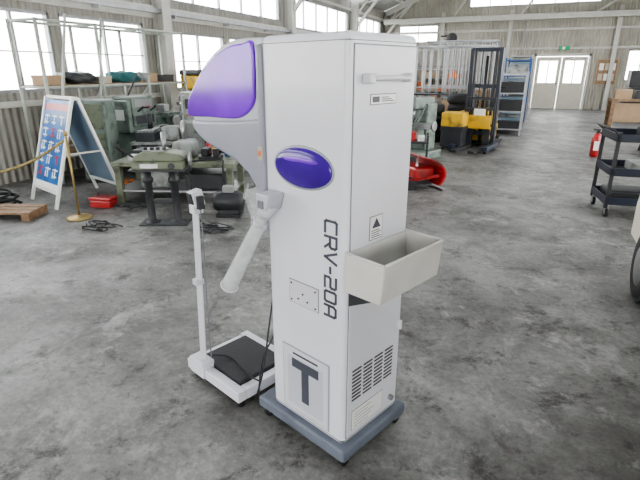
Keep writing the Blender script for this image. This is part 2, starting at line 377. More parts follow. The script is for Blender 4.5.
cy(R,'sample_tube',A,B,.024,'tubep',.036,20,cap=False)
cy(R,'sample_tube_collar',A+Vector((.02,.005,.035)),A+Vector((-.012,0,-.02)),.033,'white2',.027)
cy(R,'sample_tube_band',A+(B-A)*.12,A+(B-A)*.15,.027,'hoodlight')
tube(R,'sample_tube_rim',[B+Vector((.037*math.cos(a)*.85,.037*math.sin(a),.037*math.cos(a)*-.5)) for a in [i*math.pi/10 for i in range(21)]],.003,'white2',False)
cy(R,'tube_bracket',(-.34,-.05,1.03),(-.34,.01,1.05),.018,'hoodlight')
prism(R,'funnel_cap',[(-.365,1.01),(-.322,1.01),(-.298,1.075),(-.378,1.075)],-.08,-.002,'hoodlight',.006)
b2(R,'funnel_hinge',(-.36,-.086,1.02),(-.33,-.078,1.05),'seam',.003)
def ell(n,cx,cz,rx,rz,y,d,m):
    me=bpy.data.meshes.new(n); bm=bmesh.new(); bmesh.ops.create_uvsphere(bm,u_segments=40,v_segments=20,radius=1,matrix=Matrix.Translation((cx,y,cz))@Matrix.Diagonal((rx,d,rz,1)))
    bm.to_mesh(me); bm.free(); me.materials.append(M[m])
    for p in me.polygons:p.use_smooth=True
    o=bpy.data.objects.new(n,me); COL.objects.link(o); o.parent=R; return o
ell('oval_emblem_rim',-.205,1.178,.150,.078,.0,.008,'hoodgrey'); ell('oval_emblem',-.205,1.178,.142,.070,-.002,.016,'purpled')
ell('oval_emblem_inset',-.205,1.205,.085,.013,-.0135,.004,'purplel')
GL={'C':[[(1,1),(.12,1),(0,.88),(0,.12),(.12,0),(1,0)]],'R':[[(0,0),(0,1),(.88,1),(1,.88),(1,.56),(.88,.44),(0,.44)],[(.55,.44),(1,0)]],
'V':[[(0,1),(.5,0),(1,1)]],'-':[[(.1,.48),(.9,.48)]],'2':[[(0,1),(.88,1),(1,.88),(1,.6),(.88,.5),(.12,.5),(0,.38),(0,0),(1,0)]],
'0':[[(.12,0),(0,.12),(0,.88),(.12,1),(.88,1),(1,.88),(1,.12),(.88,0),(.12,0)]],'A':[[(0,0),(0,.8),(.2,1),(.88,1),(1,.88),(1,0)],[(0,.38),(1,.38)]]}
z=1.012; vs=[];fs=[]
for ch in 'CRV-20A':
    wd=.041 if ch!='-' else .024
    for pl in GL[ch]:
        for (a,b) in zip(pl[:-1],pl[1:]):
            pa=Vector((-.097+a[1]*.054,z-a[0]*wd)); pb=Vector((-.097+b[1]*.054,z-b[0]*wd)); d=(pb-pa).normalized(); nn=Vector((-d.y,d.x))*.0046; e=d*.0042
            k=len(vs)
            for y in(-.0022,.0):
                for q in (pa-e+nn,pa-e-nn,pb+e-nn,pb+e+nn): vs.append((q.x,y,q.y))
            fs+=[(k,k+1,k+2,k+3),(k+4,k+7,k+6,k+5),(k,k+4,k+5,k+1),(k+1,k+5,k+6,k+2),(k+2,k+6,k+7,k+3),(k+3,k+7,k+4,k)]
    z-=wd+.0155
mesh('model_lettering',vs,fs,'ink',R)
b2(R,'door_plate_edge',(-.287,-.002,.638),(-.128,.001,.737),'seam',.001); b2(R,'door_plate',(-.285,-.003,.64),(-.13,.001,.735),'white2',.002); 
for i,(x,z) in enumerate(((-.272,.722),(-.143,.722),(-.272,.652),(-.143,.652),(-.21,.69),(-.235,.665),(-.185,.665))): cy(R,f'plate_screw{i}',(x,-.006,z),(x,0,z),.004,'ink',seg=8)
b2(R,'emblem_panel_rim',(-.335,-.003,.125),(-.07,.001,.435),'hoodgrey',.008); b2(R,'emblem_panel',(-.330,-.005,.130),(-.075,.001,.430),'white2',.006)
b2(R,'emblem_inner_panel',(-.305,-.0058,.155),(-.10,.0,.395),'hoodlight',.004)
b2(R,'emblem_T_bar',(-.275,-.008,.345),(-.125,-.003,.385),'ink'); b2(R,'emblem_T_stem',(-.220,-.008,.195),(-.180,-.003,.346),'ink')
b2(R,'emblem_caption',(-.27,-.0066,.405),(-.13,-.003,.413),'ink')
b2(R,'rear_door_gap',(-.001,.018,.12),(.0012,.350,1.575),'seam')
b2(R,'rear_door',(-.001,.0215,.1235),(.004,.3465,1.5715),'white',.002)
b2(R,'top_cap_seam',(-D-.001,-.0012,1.583),(.0012,W+.001,1.5855),'seam')
b2(R,'bottom_seam',(-D-.001,-.0012,.112),(.0008,W+.001,.1145),'seam')
cy(R,'rear_handle',(.03,.07,1.475),(.03,.285,1.475),.008,'white2'); 
for y in(.07,.285): b2(R,f'handle_mount{y}',(.003,y-.014,1.46),(.038,y+.014,1.49),'white2',.004)
for i,y in enumerate((.10,.255)): cy(R,f'handle_screw{i}',(.003,y,1.475),(.012,y,1.475),.006,'ink',seg=10)
b2(R,'rear_label_edge',(.003,.098,1.393),(.0058,.237,1.427),'seam'); b2(R,'rear_label_face',(.003,.101,1.396),(.0065,.234,1.424),'label')
b2(R,'rear_label_block',(.0055,.108,1.401),(.0070,.145,1.419),'ink')
for i in range(3): b2(R,f'rear_label_print{i}',(.0055,.155,1.402+i*.006),(.0070,.225-.015*i,1.405+i*.006),'ink')
b2(R,'warning_label_edge',(.003,.118,.928),(.0058,.192,1.017),'seam'); b2(R,'warning_label',(.003,.121,.931),(.0064,.189,1.014),'label')
mesh('warning_triangle',[(.0068,.130,.972),(.0068,.180,.972),(.0068,.155,1.008)],[(0,1,2)],'ink',R)
for i in range(4): b2(R,f'warning_line{i}',(.0055,.128,.937+i*.008),(.0070,.182-.01*(i%2),.940+i*.008),'ink')
for i in range(9):
    z=.285+i*.0165
    for j in range(4):
        b2(R,f'vent_slot_{i}_{j}',(.003,.045+j*.068,z),(.0055,.10+j*.068,z+.007),'dark')
b2(R,'rating_plate_edge',(.003,.048,.143),(.0050,.247,.237),'seam',.001); b2(R,'rating_plate',(.003,.05,.145),(.0057,.245,.235),'label',.001)
for i in range(5): b2(R,f'rating_print{i}',(.005,.06,.157+i*.015),(.0063,.15+.02*(i%3),.159+i*.015),'seam')
cy(R,'power_inlet',(.003,.30,.17),(.02,.30,.17),.012,'seam')
tz0,tz1=.775,.912; t=.006; x1=.165; y0,y1=-.004,.346
def trayface(n,q,m='offwhite'):
    o=mesh(n,q,[(0,1,2,3)],m,R); s=o.modifiers.new('s','SOLIDIFY'); s.thickness=t; s.offset=0
trayface('tray_front',[(x1,y0,tz1),(x1,y1,tz1),(x1-.012,y1,tz0),(x1-.012,y0,tz0)])
trayface('tray_side_a',[(.004,y0,tz1+.005),(x1,y0,tz1),(x1-.012,y0,tz0),(.004,y0,tz0)])
trayface('tray_side_b',[(.004,y1,tz1+.005),(x1,y1,tz1),(x1-.012,y1,tz0),(.004,y1,tz0)])
trayface('tray_bottom',[(.004,y0,tz0),(x1-.012,y0,tz0),(x1-.012,y1,tz0),(.004,y1,tz0)])
trayface('tray_back',[(.009,y0,tz1+.005),(.009,y1,tz1+.005),(.009,y1,tz0),(.009,y0,tz0)])
cy(R,'tray_rim',(x1,y0,tz1),(x1,y1,tz1),.005,'offwhite'); cy(R,'tray_rim_a',(.004,y0,tz1+.005),(x1,y0,tz1),.005,'offwhite'); cy(R,'tray_rim_b',(.004,y1,tz1+.005),(x1,y1,tz1),.005,'offwhite')
b2(R,'tray_slot',(.003,.05,.725),(.0055,.17,.762),'dark')
prism(R,'tray_bracket',[(.004,.772),(.13,.772),(.004,.71)],.015,.021,'dark')
b2(R,'rear_hook',(.003,.33,.49),(.02,.342,.53),'white2',.003)
tube(R,'power_cable',[(-.49,.1,.08),(-.5,.2,.4),(-.47,.3,.72),(-.43,.3,.9)],.006,'black')
tube(R,'power_cable_b',[(-.50,-.02,.10),(-.46,-.01,.25),(-.445,.04,.55),(-.43,.12,.9)],.004,'dark')
tube(R,'power_cable_c',[(-.53,.02,.012),(-.50,-.01,.12),(-.47,.0,.30),(-.445,.06,.45),(-.44,.1,.9)],.004,'dark')

# ---------------------------------------------------------------- platform scale
P=grp('platform_scale',(-.52,1.43,0),math.atan2(-.35,.937))
x0,x1,y0,y1=-.985,-.555,-.09,.30
b2(P,'rail_near',(x0,y0,.045),(x1,y0+.05,.10),'white',.006); b2(P,'rail_far',(x0,y1-.05,.045),(x1,y1,.10),'white',.006)
b2(P,'rail_left',(x0,y0+.05,.045),(x0+.05,y1-.05,.09),'white',.004); b2(P,'rail_right',(x1-.045,y0+.05,.045),(x1,y1-.05,.10),'white',.004)
b2(P,'scale_chassis',(x0+.03,y0+.03,.02),(x1-.03,y1-.03,.05),'dark')
b2(P,'platform_plate',(x0+.055,y0+.055,.05),(x1-.05,y1-.055,.115),'mat',.006)
for i,(x,y) in enumerate(((x0+.04,y0+.04),(x1-.04,y0+.04),(x0+.04,y1-.04),(x1-.04,y1-.04))): cy(P,f'foot_{i}',(x,y,0),(x,y,.05),.02,'black')
b2(P,'post_base',(-.945,-.10,.05),(-.825,-.03,.135),'white',.005)
bar(P,'post',(-.875,-.06,.12),(-.858,-.04,.93),.026,.026,'white')
b2(P,'post_collar',(-.888,-.075,.54),(-.848,-.032,.57),'white2',.004)
b2(P,'display_bracket',(-.881,-.06,.89),(-.836,-.012,.93),'white2',.004)
o=bx(P,'display_head',(-.854,-.035,.960),(.048,.055,.075),'white',.006,2); o.rotation_euler=(.2,0,0)
o=bx(P,'display_lens',(-.854,-.066,.962),(.036,.008,.050),'dark',.002); o.rotation_euler=(.2,0,0)
b2(P,'display_cable_box',(-.836,-.05,.915),(-.811,-.02,.975),'dark',.003)
tube(P,'display_cable',[(-.824,-.035,.92),(-.826,-.035,.80),(-.841,-.03,.60),(-.850,-.03,.30),(-.85,-.03,.14)],.003,'seam')
tube(P,'scale_cable',[(-.86,-.02,.14),(-.80,.05,.12),(-.62,.02,.12),(-.5,.0,.15)],.004,'black')

# ---------------------------------------------------------------- left area
g=grp('sign_board',(-5.02,4.12,0),math.radians(-17.6))
def leanquad(p,n,x0,x1,yb,yt,z0,z1,m,th=.015):
    vs=[(x0,yb,z0),(x1,yb,z0),(x1,yt,z1),(x0,yt,z1),(x0,yb+th,z0),(x1,yb+th,z0),(x1,yt+th,z1),(x0,yt+th,z1)]
    return mesh(n,vs,[(0,1,2,3),(4,7,6,5),(0,4,5,1),(3,2,6,7),(0,3,7,4),(1,5,6,2)],m,p)
ly=lambda z:-.40+.37*z/1.2
def sq(n,x0,x1,z0,z1,m,off=.004): leanquad(g,n,x0,x1,ly(z0)-off,ly(z1)-off,z0,z1,m,.004)
sq('poster_face',-.33,.33,.20,1.17,'posterblue',.0)
sq('print_band',-.33,.33,.20,.26,'label'); sq('print_band_red',-.30,.30,1.06,1.13,'posterred',.004)
rr=random.Random(3)
for i in range(3):
    for j in range(5):
        z0=.32+j*.145; x=-.29+i*.20; mm='label' if (i*2+j)%5 else 'posterred'
        sq(f'glyph_a{i}{j}',x,x+.13,z0+.085,z0+.10,mm); sq(f'glyph_b{i}{j}',x+.055,x+.075,z0,z0+.11,mm)
        if rr.random()<.7: sq(f'glyph_c{i}{j}',x+.01,x+.12,z0+.015,z0+.03,mm,.006)
        if rr.random()<.5: sq(f'glyph_d{i}{j}',x,x+.018,z0,z0+.07,mm)
mesh('poster_back',[(-.33,.33,.20),(.33,.33,.20),(.33,.03,1.17),(-.33,.03,1.17)],[(0,1,2,3)],'paleblue',g)
for s in(-1,1):
    bar(g,f'leg_f{s}',(s*.35,-.40,.01),(s*.35,-.03,1.2),.04,.028,'label'); bar(g,f'leg_b{s}',(s*.35,.40,.01),(s*.35,.03,1.2),.04,.028,'label')
    bar(g,f'spreader{s}',(s*.35,-.2,.6),(s*.35,.2,.6),.015,.02,'frame')
bar(g,'top_rail',(-.37,0,1.2),(.37,0,1.2),.05,.03,'label'); bar(g,'bottom_rail',(-.35,ly(.18),.18),(.35,ly(.18),.18),.03,.03,'label'); bar(g,'bottom_rail_b',(-.35,-ly(.18),.18),(.35,-ly(.18),.18),.03,.03,'label')
def stanchion(x,y):
    g=grp('stanchion_post',(x,y,0)); lathe(g,'base',[(.13,0),(.135,.012),(.11,.025),(.03,.04)],(0,0,0),'brass'); cy(g,'pole',(0,0,.03),(0,0,.86),.012,'brass')
    lathe(g,'finial',[(.005,.0),(.020,.012),(.024,.03),(.016,.05),(.005,.06)],(0,0,.86),'brass'); return g
stanchion(-4.32,3.52)
g=grp('barrier_rope'); tube(g,'rope',[(-4.335,3.50,.82),(-4.65,3.27,.60),(-5.05,3.0,.50),(-5.45,2.80,.60),(-5.645,2.685,.80)],.014,'straw')
stanchion(-5.66,2.68)
g=grp('wooden_pallet',(-5.05,3.28,0),.4)
for i in range(3): b2(g,f'slat{i}',(-.3,-.18+i*.13,.07),(.3,-.08+i*.13,.09),'wood')
for i in (-.25,.25): b2(g,f'bearer{i}',(i-.04,-.18,0),(i+.04,.18,.07),'wood')
g=grp('toolbox',(-4.45,3.98,0),.2); b2(g,'body',(-.13,-.08,0),(.13,.08,.08),'red',.01); b2(g,'lid',(-.135,-.085,.08),(.135,.085,.12),'red',.012); tube(g,'handle',[(-.06,0,.12),(-.05,0,.16),(.05,0,.16),(.06,0,.12)],.008,'dark')
g=grp('air_hose',(-5.6,3.5,0))
pts=[]
for i in range(60):
    a=i*.5; r=.22+.05*math.sin(i*.7); pts.append((r*math.cos(a),r*.8*math.sin(a),.012+.0025*i))
tube(g,'coil',pts,.012,'black',False)
for ci,(x,y,m_) in enumerate(((-4.1,4.05,'dark'),(-3.85,3.35,'black'),(-5.0,5.0,'orange'),(-2.75,3.75,'dark'))):
    g=grp('cable_pile',(x,y,0)); pts=[(.14*math.cos(i*.9)+.07*math.sin(i*2.1+ci),.12*math.sin(i*.7+ci),.012+.0012*i) for i in range(26)]
    tube(g,'cable',pts,.006,m_)
g=grp('storage_rack',(-6.15,6.1,0),0); RK=g
for ix,x in enumerate((-.25,.25)):
    for y in (-1.45,-.5,.45,1.4): cy(g,f'post_{ix}_{y}',(x,y,0),(x,y,2.12),.024,'frameg',seg=10)
    for z in (.35,1.28,2.1): cy(g,f'rail_{ix}_{z}',(x,-1.45,z),(x,1.4,z),.018,'frameg',seg=10)
for y in (-1.45,-.5,.45,1.4):
    for z in (.35,1.28,2.1): cy(g,f'tie_{y}_{z}',(-.25,y,z),(.25,y,z),.016,'frameg',seg=10)
b2(g,'shelf_board',(-.25,-1.45,1.28),(.25,1.4,1.305),'wood'); b2(g,'shelf_board_low',(-.25,-1.45,.35),(.25,1.4,.375),'wood')
for y in (-.97,-.02,.93): cy(g,f'brace_{y}',(.25,y-.45,.4),(.25,y+.45,1.25),.01,'frameg',seg=8)
for i,(a,b) in enumerate(((-1.6,-1.0),(-.9,-.4))): cy(g,f'leaning_pipe{i}',(.36,a,0),(.27,b,2.2),.018,'frameg',seg=8)
def blob(name,c,s,m,par=None,seed=0):
    me=bpy.data.meshes.new(name); bm=bmesh.new(); bmesh.ops.create_cube(bm,size=2); bmesh.ops.subdivide_edges(bm,edges=bm.edges[:],cuts=7,use_grid_fill=True)
    for v in bm.verts:
        co=v.co.copy(); p=co.normalized(); co=co*.55+p*.6
        k=1+.07*math.sin(co.x*5+seed)+.06*math.sin(co.y*7+co.z*4+seed*2)+.03*math.sin(co.y*17+seed)
        v.co=Vector((co.x*s[0]*k,co.y*s[1]*k,max(co.z,-.85)*s[2]*k))
    zmin=min(v.co.z for v in bm.verts)
    for v in bm.verts: v.co.z-=zmin
    bm.to_mesh(me); bm.free(); me.materials.append(M[m])
    for p in me.polygons:p.use_smooth=True
    o=bpy.data.objects.new(name,me); COL.objects.link(o); o.location=c
    if par:o.parent=par
    return o
blob('bag_a',(0,-.75,1.305),(.18,.22,.08),'dark',RK,1); blob('bag_b',(0,.15,1.305),(.18,.22,.08),'teal',RK,2)
for i,(y,wd,hh,m_) in enumerate(((-1.2,.14,.12,'card'),(-.35,.12,.10,'beige'),(.65,.14,.14,'card'),(1.05,.16,.11,'dark'))):
    b2(RK,f'shelf_box{i}',(-.15,y-wd,1.305),(.15,y+wd,1.305+hh),m_,.006); b2(RK,f'shelf_box_lid{i}',(-.157,y-wd-.006,1.305+hh-.03),(.157,y+wd+.006,1.305+hh+.004),m_,.004)
for i,(y,m_,hh) in enumerate(((-1.15,'card',.3),(-.6,'blue',.25),(.1,'card',.35),(.8,'ggrey',.3))):
    b2(RK,f'low_box{i}',(-.18,y-.2,.375),(.18,y+.2,.375+hh),m_,.008); b2(RK,f'low_box_lid{i}',(-.19,y-.21,.335+hh),(.19,y+.21,.375+hh),m_,.008)

def metal_lathe(x,y,rz,L,m):
    g=grp('metal_lathe',(x,y,0),rz)
    b2(g,'pedestal_head',(-L/2,-.25,0),(-L/2+.5,.25,.62),m,.02); b2(g,'pedestal_tail',(L/2-.4,-.22,0),(L/2,.22,.62),m,.02)
    b2(g,'pedestal_door',(-L/2+.06,-.262,.08),(-L/2+.44,-.25,.54),'ggrey',.004); b2(g,'pedestal_vent',(-L/2+.12,-.266,.38),(-L/2+.38,-.262,.48),'dark')
    b2(g,'chip_tray',(-L/2,-.3,.60),(L/2,.3,.64),m,.01); b2(g,'bed',(-L/2+.02,-.14,.64),(L/2,.14,.80),m,.01)
    for yy in(-.1,.1): b2(g,f'way{yy}',(-L/2+.4,yy-.02,.80),(L/2,yy+.02,.82),'steel')
    b2(g,'headstock',(-L/2,-.2,.70),(-L/2+.48,.2,1.13),m,.03,3); b2(g,'headstock_plate',(-L/2+.05,-.206,.98),(-L/2+.4,-.2,1.09),'steel'); b2(g,'headstock_dialplate',(-L/2+.05,-.206,.74),(-L/2+.42,-.2,.86),'dark')
    lathe(g,'chuck',[(.03,0),(.11,.0),(.11,.07),(.09,.09),(.03,.09)],(-L/2+.48,0,.97),'steel','X')
    b2(g,'gear_cover',(-L/2-.08,-.18,.62),(-L/2,.18,1.08),m,.02); b2(g,'gear_cover_plate',(-L/2-.09,-.10,.80),(-L/2-.08,.10,.95),'label')
    for i in range(3): cy(g,f'lever{i}',(-L/2+.1+i*.13,-.2,.92+.05*(i%2)),(-L/2+.12+i*.13,-.28,.97),.012,'black'); lathe(g,f'lever_knob{i}',[(.003,-.02),(.02,0),(.003,.02)],(-L/2+.12+i*.13,-.28,.98),'red' if i==1 else 'black')
    b2(g,'carriage',(0-.16,-.24,.78),(.16,.2,.86),m,.01); b2(g,'apron',(-.15,-.27,.62),(.15,-.18,.82),m,.01); b2(g,'tool_post',(-.06,-.1,.86),(.06,.04,.98),'steel',.01)
    lathe(g,'handwheel',[(.08,-.01),(.10,0),(.08,.01)],(-.05,-.31,.72),'steel','Y',20); cy(g,'hw_shaft',(-.05,-.33,.72),(-.05,-.26,.72),.02,'steel')
    cy(g,'lead_screw',(-L/2+.4,-.22,.68),(L/2,-.22,.68),.014,'steel'); cy(g,'feed_rod',(-L/2+.4,-.22,.64),(L/2,-.22,.64),.01,'steel')
    b2(g,'tailstock',(L/2-.32,-.09,.82),(L/2-.08,.09,1.02),m,.03,3); cy(g,'quill',(L/2-.45,0,.96),(L/2-.3,0,.96),.03,'chrome',.025); lathe(g,'tail_wheel',[(.07,-.01),(.09,0),(.07,.01)],(L/2+.0,0,.96),'steel','X',20); cy(g,'tail_shaft',(L/2-.1,0,.96),(L/2+.02,0,.96),.02,'steel')
    cy(g,'lamp_arm',(-L/2+.3,.15,1.13),(-L/2+.5,.1,1.45),.012,'dark'); cy(g,'lamp_shade',(-L/2+.5,.1,1.45),(-L/2+.6,.0,1.38),.03,'ggrey',.07)
    for i in range(5): b2(g,f'tray_part{i}',(-.5+i*.2,.16,.64),(-.40+i*.2,.27,.70+.02*(i%3)),['dark','steel','card','dark','red'][i],.01)
    return g
metal_lathe(-5.55,6.4,math.radians(90),1.7,'lgreen')
metal_lathe(-5.6,9.4,math.radians(90),2.0,'ggrey')
def machine_cabinet(x,y,rz,w,d,hh,m,m2):
    g=grp('machine_control_cabinet',(x,y,0),rz); b2(g,'body',(-w,-d,.05),(w,d,hh),m,.02); b2(g,'plinth',(-w+.02,-d+.02,0),(w-.02,d-.02,.06),'dark')
    b2(g,'door',(-w+.03,-d-.014,.12),(w-.03,-d,hh*.62),m2,.005); b2(g,'upper_panel',(-w+.03,-d-.014,hh*.66),(w-.03,-d,hh-.05),m2,.005); b2(g,'meter',(-w+.06,-d-.025,hh*.8),(-w+.16,-d-.014,hh*.92),'dark')
    for i in range(3): cy(g,f'button{i}',(-w+.08+i*.07,-d-.03,hh*.72),(-w+.08+i*.07,-d-.012,hh*.72),.016,['red','label','dark'][i])
    b2(g,'handle',(w-.09,-d-.035,hh*.34),(w-.07,-d-.01,hh*.44),'chrome'); 
    for i in range(4): b2(g,f'louvre{i}',(-w+.08,-d-.018,.18+i*.03),(w-.12,-d-.013,.19+i*.03),'dark')
machine_cabinet(-5.5,5.02,math.radians(20),.2,.17,1.12,'lgreen','olive')
machine_cabinet(-4.82,6.3,math.radians(38),.20,.16,1.18,'lggrey','ggrey')
def surface_grinder(x,y,rz,m):
    g=grp('surface_grinder',(x,y,0),rz)
    b2(g,'base',(-.32,-.26,0),(.32,.26,.50),m,.03); b2(g,'base_door',(-.22,-.275,.08),(.22,-.26,.42),'ggrey',.005); b2(g,'saddle',(-.2,-.26,.5),(.2,.15,.58),m,.01); b2(g,'table',(-.42,-.2,.58),(.42,.02,.66),'steel',.006)
    b2(g,'column',(-.15,.06,.5),(.15,.30,1.18),m,.03); b2(g,'wheel_head',(-.1,-.2,.86),(.1,.3,1.05),m,.02); lathe(g,'wheel_guard',[(.04,-.03),(.14,-.03),(.15,0),(.14,.03),(.04,.03)],(0,-.18,.86),'dark','Y')
    b2(g,'control_box',(.18,-.1,.95),(.36,.05,1.22),'ggrey',.015); bar(g,'control_arm',(.1,.1,1.1),(.25,.0,1.1),.04,.04,m)
    for i,xx in enumerate((-.24,.24)): lathe(g,f'handwheel{i}',[(.08,-.012),(.11,0),(.08,.012)],(xx,-.31,.45),'steel','Y',20); cy(g,f'hshaft{i}',(xx,-.32,.45),(xx,-.25,.45),.02,'steel')
surface_grinder(-4.1,6.65,math.radians(35),'lggrey')
def drill_press(x,y,rz,m):
    g=grp('drill_press',(x,y,0),rz); b2(g,'foot',(-.22,-.3,0),(.22,.2,.06),m,.01); cy(g,'column',(0,.1,.05),(0,.1,1.35),.05,'steel'); b2(g,'table',(-.18,-.28,.78),(.18,.02,.82),m,.01); b2(g,'table_arm',(-.06,0,.72),(.06,.16,.82),m)
    b2(g,'head',(-.12,-.3,1.15),(.12,.2,1.40),m,.04,3); b2(g,'belt_cover',(-.14,-.3,1.40),(.14,.3,1.5),'dark',.04,3); cy(g,'motor',(0,.28,1.15),(0,.28,1.4),.09,m); cy(g,'chuck',(0,-.18,1.15),(0,-.18,1.0),.04,'steel',.025)
    for i in range(3):
        a=i*2.1; cy(g,f'spoke{i}',(.13,-.18,1.22),(.15,-.18+.16*math.cos(a),1.22+.16*math.sin(a)),.008,'chrome')
drill_press(-5.95,7.85,math.radians(75),'yellow')
drill_press(-5.0,7.75,math.radians(60),'ggrey')
g=grp('parts_bench',(-4.75,5.45,0),math.radians(25)); b2(g,'top',(-.4,-.22,.52),(.4,.22,.56),'ggrey',.005)
for i,(x,y) in enumerate(((-.36,-.18),(.36,-.18),(-.36,.18),(.36,.18))): b2(g,f'leg{i}',(x-.025,y-.025,0),(x+.025,y+.025,.52),'dark')
b2(g,'bin_a',(-.35,-.15,.56),(-.08,.15,.68),'dark',.01); b2(g,'gear_housing',(.0,-.12,.56),(.25,.12,.76),'ggrey',.04,3); lathe(g,'flywheel',[(.02,-.02),(.13,-.02),(.14,0),(.13,.02),(.02,.02)],(.29,0,.70),'steel','X'); b2(g,'low_crate',(-.3,-.16,.0),(.25,.16,.3),'dark',.01)
for i in range(5): cy(g,f'loose_shaft{i}',(-.32+.05*i,-.13,.69),(-.28+.05*i,.13,.69+.01*i),.014,'steel')
cy(g,'vertical_cylinder',(-.2,.1,.68),(-.2,.1,.92),.035,'dark')
g=grp('welding_table',(-3.85,4.68,0),math.radians(20))
b2(g,'top',(-.72,-.33,.44),(.72,.33,.49),'olive',.008)
for i,(x,y) in enumerate(((-.66,-.28),(.66,-.28),(-.66,.28),(.66,.28))): b2(g,f'leg{i}',(x-.035,y-.035,0),(x+.035,y+.035,.44),'olive')
b2(g,'under_shelf',(-.7,-.3,.14),(.7,.3,.16),'steel')
b2(g,'vise_base',(.25,-.12,.49),(.5,.1,.53),'dark',.01); b2(g,'vise_jaw',(.28,-.10,.53),(.36,.08,.62),'dark',.01); b2(g,'vise_jaw2',(.42,-.10,.53),(.48,.08,.62),'dark',.01); cy(g,'vise_screw',(.48,0,.57),(.62,0,.57),.015,'chrome'); cy(g,'vise_bar',(.61,-.1,.57),(.61,.1,.57),.008,'chrome')
b2(g,'gearbox',(-.1,.0,.49),(.15,.28,.68),'ggrey',.03,3); b2(g,'parts_bin',(-.6,.0,.49),(-.3,.28,.58),'dark',.01); b2(g,'clamp_block',(-.55,-.25,.49),(-.42,-.12,.56),'steel',.01); cy(g,'spindle_tool',(-.25,.15,.49),(-.25,.15,.78),.03,'steel')
b2(g,'engine_block',(-.45,-.2,.16),(-.1,.2,.36),'ggrey',.03); b2(g,'crate_low',(.1,-.22,.16),(.55,.2,.34),'dark',.01)
tube(g,'loose_hose',[(.2,-.25,.50),(.35,-.3,.52),(.55,-.2,.51),(.6,-.36,.45),(.62,-.38,.2),(.7,-.4,.02)],.012,'black')
for i,(x,y,m_) in enumerate(((.30,.20,'red'),(.40,.24,'white2'),(.52,.2,'blue'),(.6,.26,'red'))):
    lathe(g,f'spray_can{i}',[(.03,.49),(.033,.495),(.033,.64),(.015,.67)],(x,y,0),m_); cy(g,f'can_cap{i}',(x,y,.66),(x,y,.70),.014,'white2')
# bending machine on two round posts
g=grp('pipe_bending_machine',(-3.35,3.75,0),math.radians(25))
for s in (-.14,.12):
    lathe(g,f'foot{s}',[(.08,0),(.08,.025),(.045,.035),(.038,.05),(.038,.42),(.055,.44),(.055,.47),(.04,.49),(.04,.58)],(s,0,0),'dark')
b2(g,'floor_plate',(-.25,-.11,0),(.24,.11,.015),'dark',.004)
b2(g,'cross_tie',(-.14,-.015,.22),(.12,.015,.26),'dark')
b2(g,'head_lower',(-.24,-.15,.58),(.26,.15,.66),'olive',.015); prism(g,'head',[(-.22,.655),(.26,.655),(.27,.69),(.22,.73),(.08,.75),(-.12,.75),(-.22,.71)],-.13,.13,'olive',.02,3)
b2(g,'head_flange',(-.27,-.16,.565),(.28,.16,.585),'dark',.004)
b2(g,'top_plate',(-.13,-.10,.75),(.08,.10,.765),'ggrey',.005); cy(g,'gauge',(.15,-.17,.62),(.15,-.148,.62),.03,'dark'); b2(g,'name_plate',(-.15,-.155,.60),(.02,-.149,.64),'steel'); cy(g,'lever',(-.22,-.1,.70),(-.34,-.16,.80),.01,'black'); lathe(g,'knob',[(.004,-.025),(.025,0),(.004,.025)],(-.34,-.16,.81),'black')
for i in range(4): lathe(g,f'dial{i}',[(.02,0),(.02,.02),(.01,.025)],(-.11+i*.06,-.05,.765),'dark')
lathe(g,'handwheel',[(.06,-.01),(.075,0),(.06,.01)],(.30,0,.66),'steel','X',20); cy(g,'handwheel_shaft',(.25,0,.66),(.315,0,.66),.015,'steel')
tube(g,'cable',[(.24,0,.58),(.30,-.02,.45),(.29,-.05,.2),(.40,-.1,.02),(.55,-.15,.012)],.008,'black')
g=grp('electric_motor',(-2.9,4.25,0),.4); b2(g,'foot',(-.13,-.10,0),(.13,.10,.03),'dark'); lathe(g,'housing',[(.03,-.17),(.09,-.16),(.11,-.12),(.11,.10),(.09,.15),(.03,.17)],(0,0,.16),'dark','X'); b2(g,'pedestal',(-.1,-.07,.03),(.1,.07,.1),'dark'); b2(g,'terminal_box',(-.06,-.05,.26),(.06,.05,.33),'ggrey',.01); 
def shelf_rack(x,y,rz,w,d,hh,levels,fm,fill,seed):
    rr=random.Random(seed); g=grp('shelving_unit',(x,y,0),rz)
    for i,(a,b) in enumerate(((-w/2,-d/2),(w/2,-d/2),(-w/2,d/2),(w/2,d/2))): b2(g,f'post{i}',(a-.02,b-.02,0),(a+.02,b+.02,hh),fm)
    for l in range(levels):
        z=.12+(hh-.2)*l/(levels-1); b2(g,f'shelf{l}',(-w/2,-d/2,z),(w/2,d/2,z+.03),fm)
        if l<levels-1:
            xx=-w/2+.04; gap=(hh-.2)/(levels-1)
            j=0
            while xx<w/2-.15:
                bw=rr.uniform(.14,.32); bw=min(bw,w/2-.03-xx); bh=rr.uniform(.4,.85)*(gap-.04)
                b2(g,f'bin{l}_{j}',(xx,-d/2+.03,z+.03),(xx+bw,d/2-.05,z+.03+bh),rr.choice(fill),.006); xx+=bw+.015; j+=1
    return g
shelf_rack(-5.9,11.8,math.radians(90),1.8,.5,1.5,4,'ggrey',['dark','card','blue','ggrey','red','beige'],1)
shelf_rack(-5.9,14.6,math.radians(90),2.0,.5,1.8,4,'ggrey',['dark','card','ggrey','beige'],2)
shelf_rack(-4.0,22.0,0,2.2,.5,1.7,4,'ggrey',['dark','card','ggrey','orange','beige'],3)
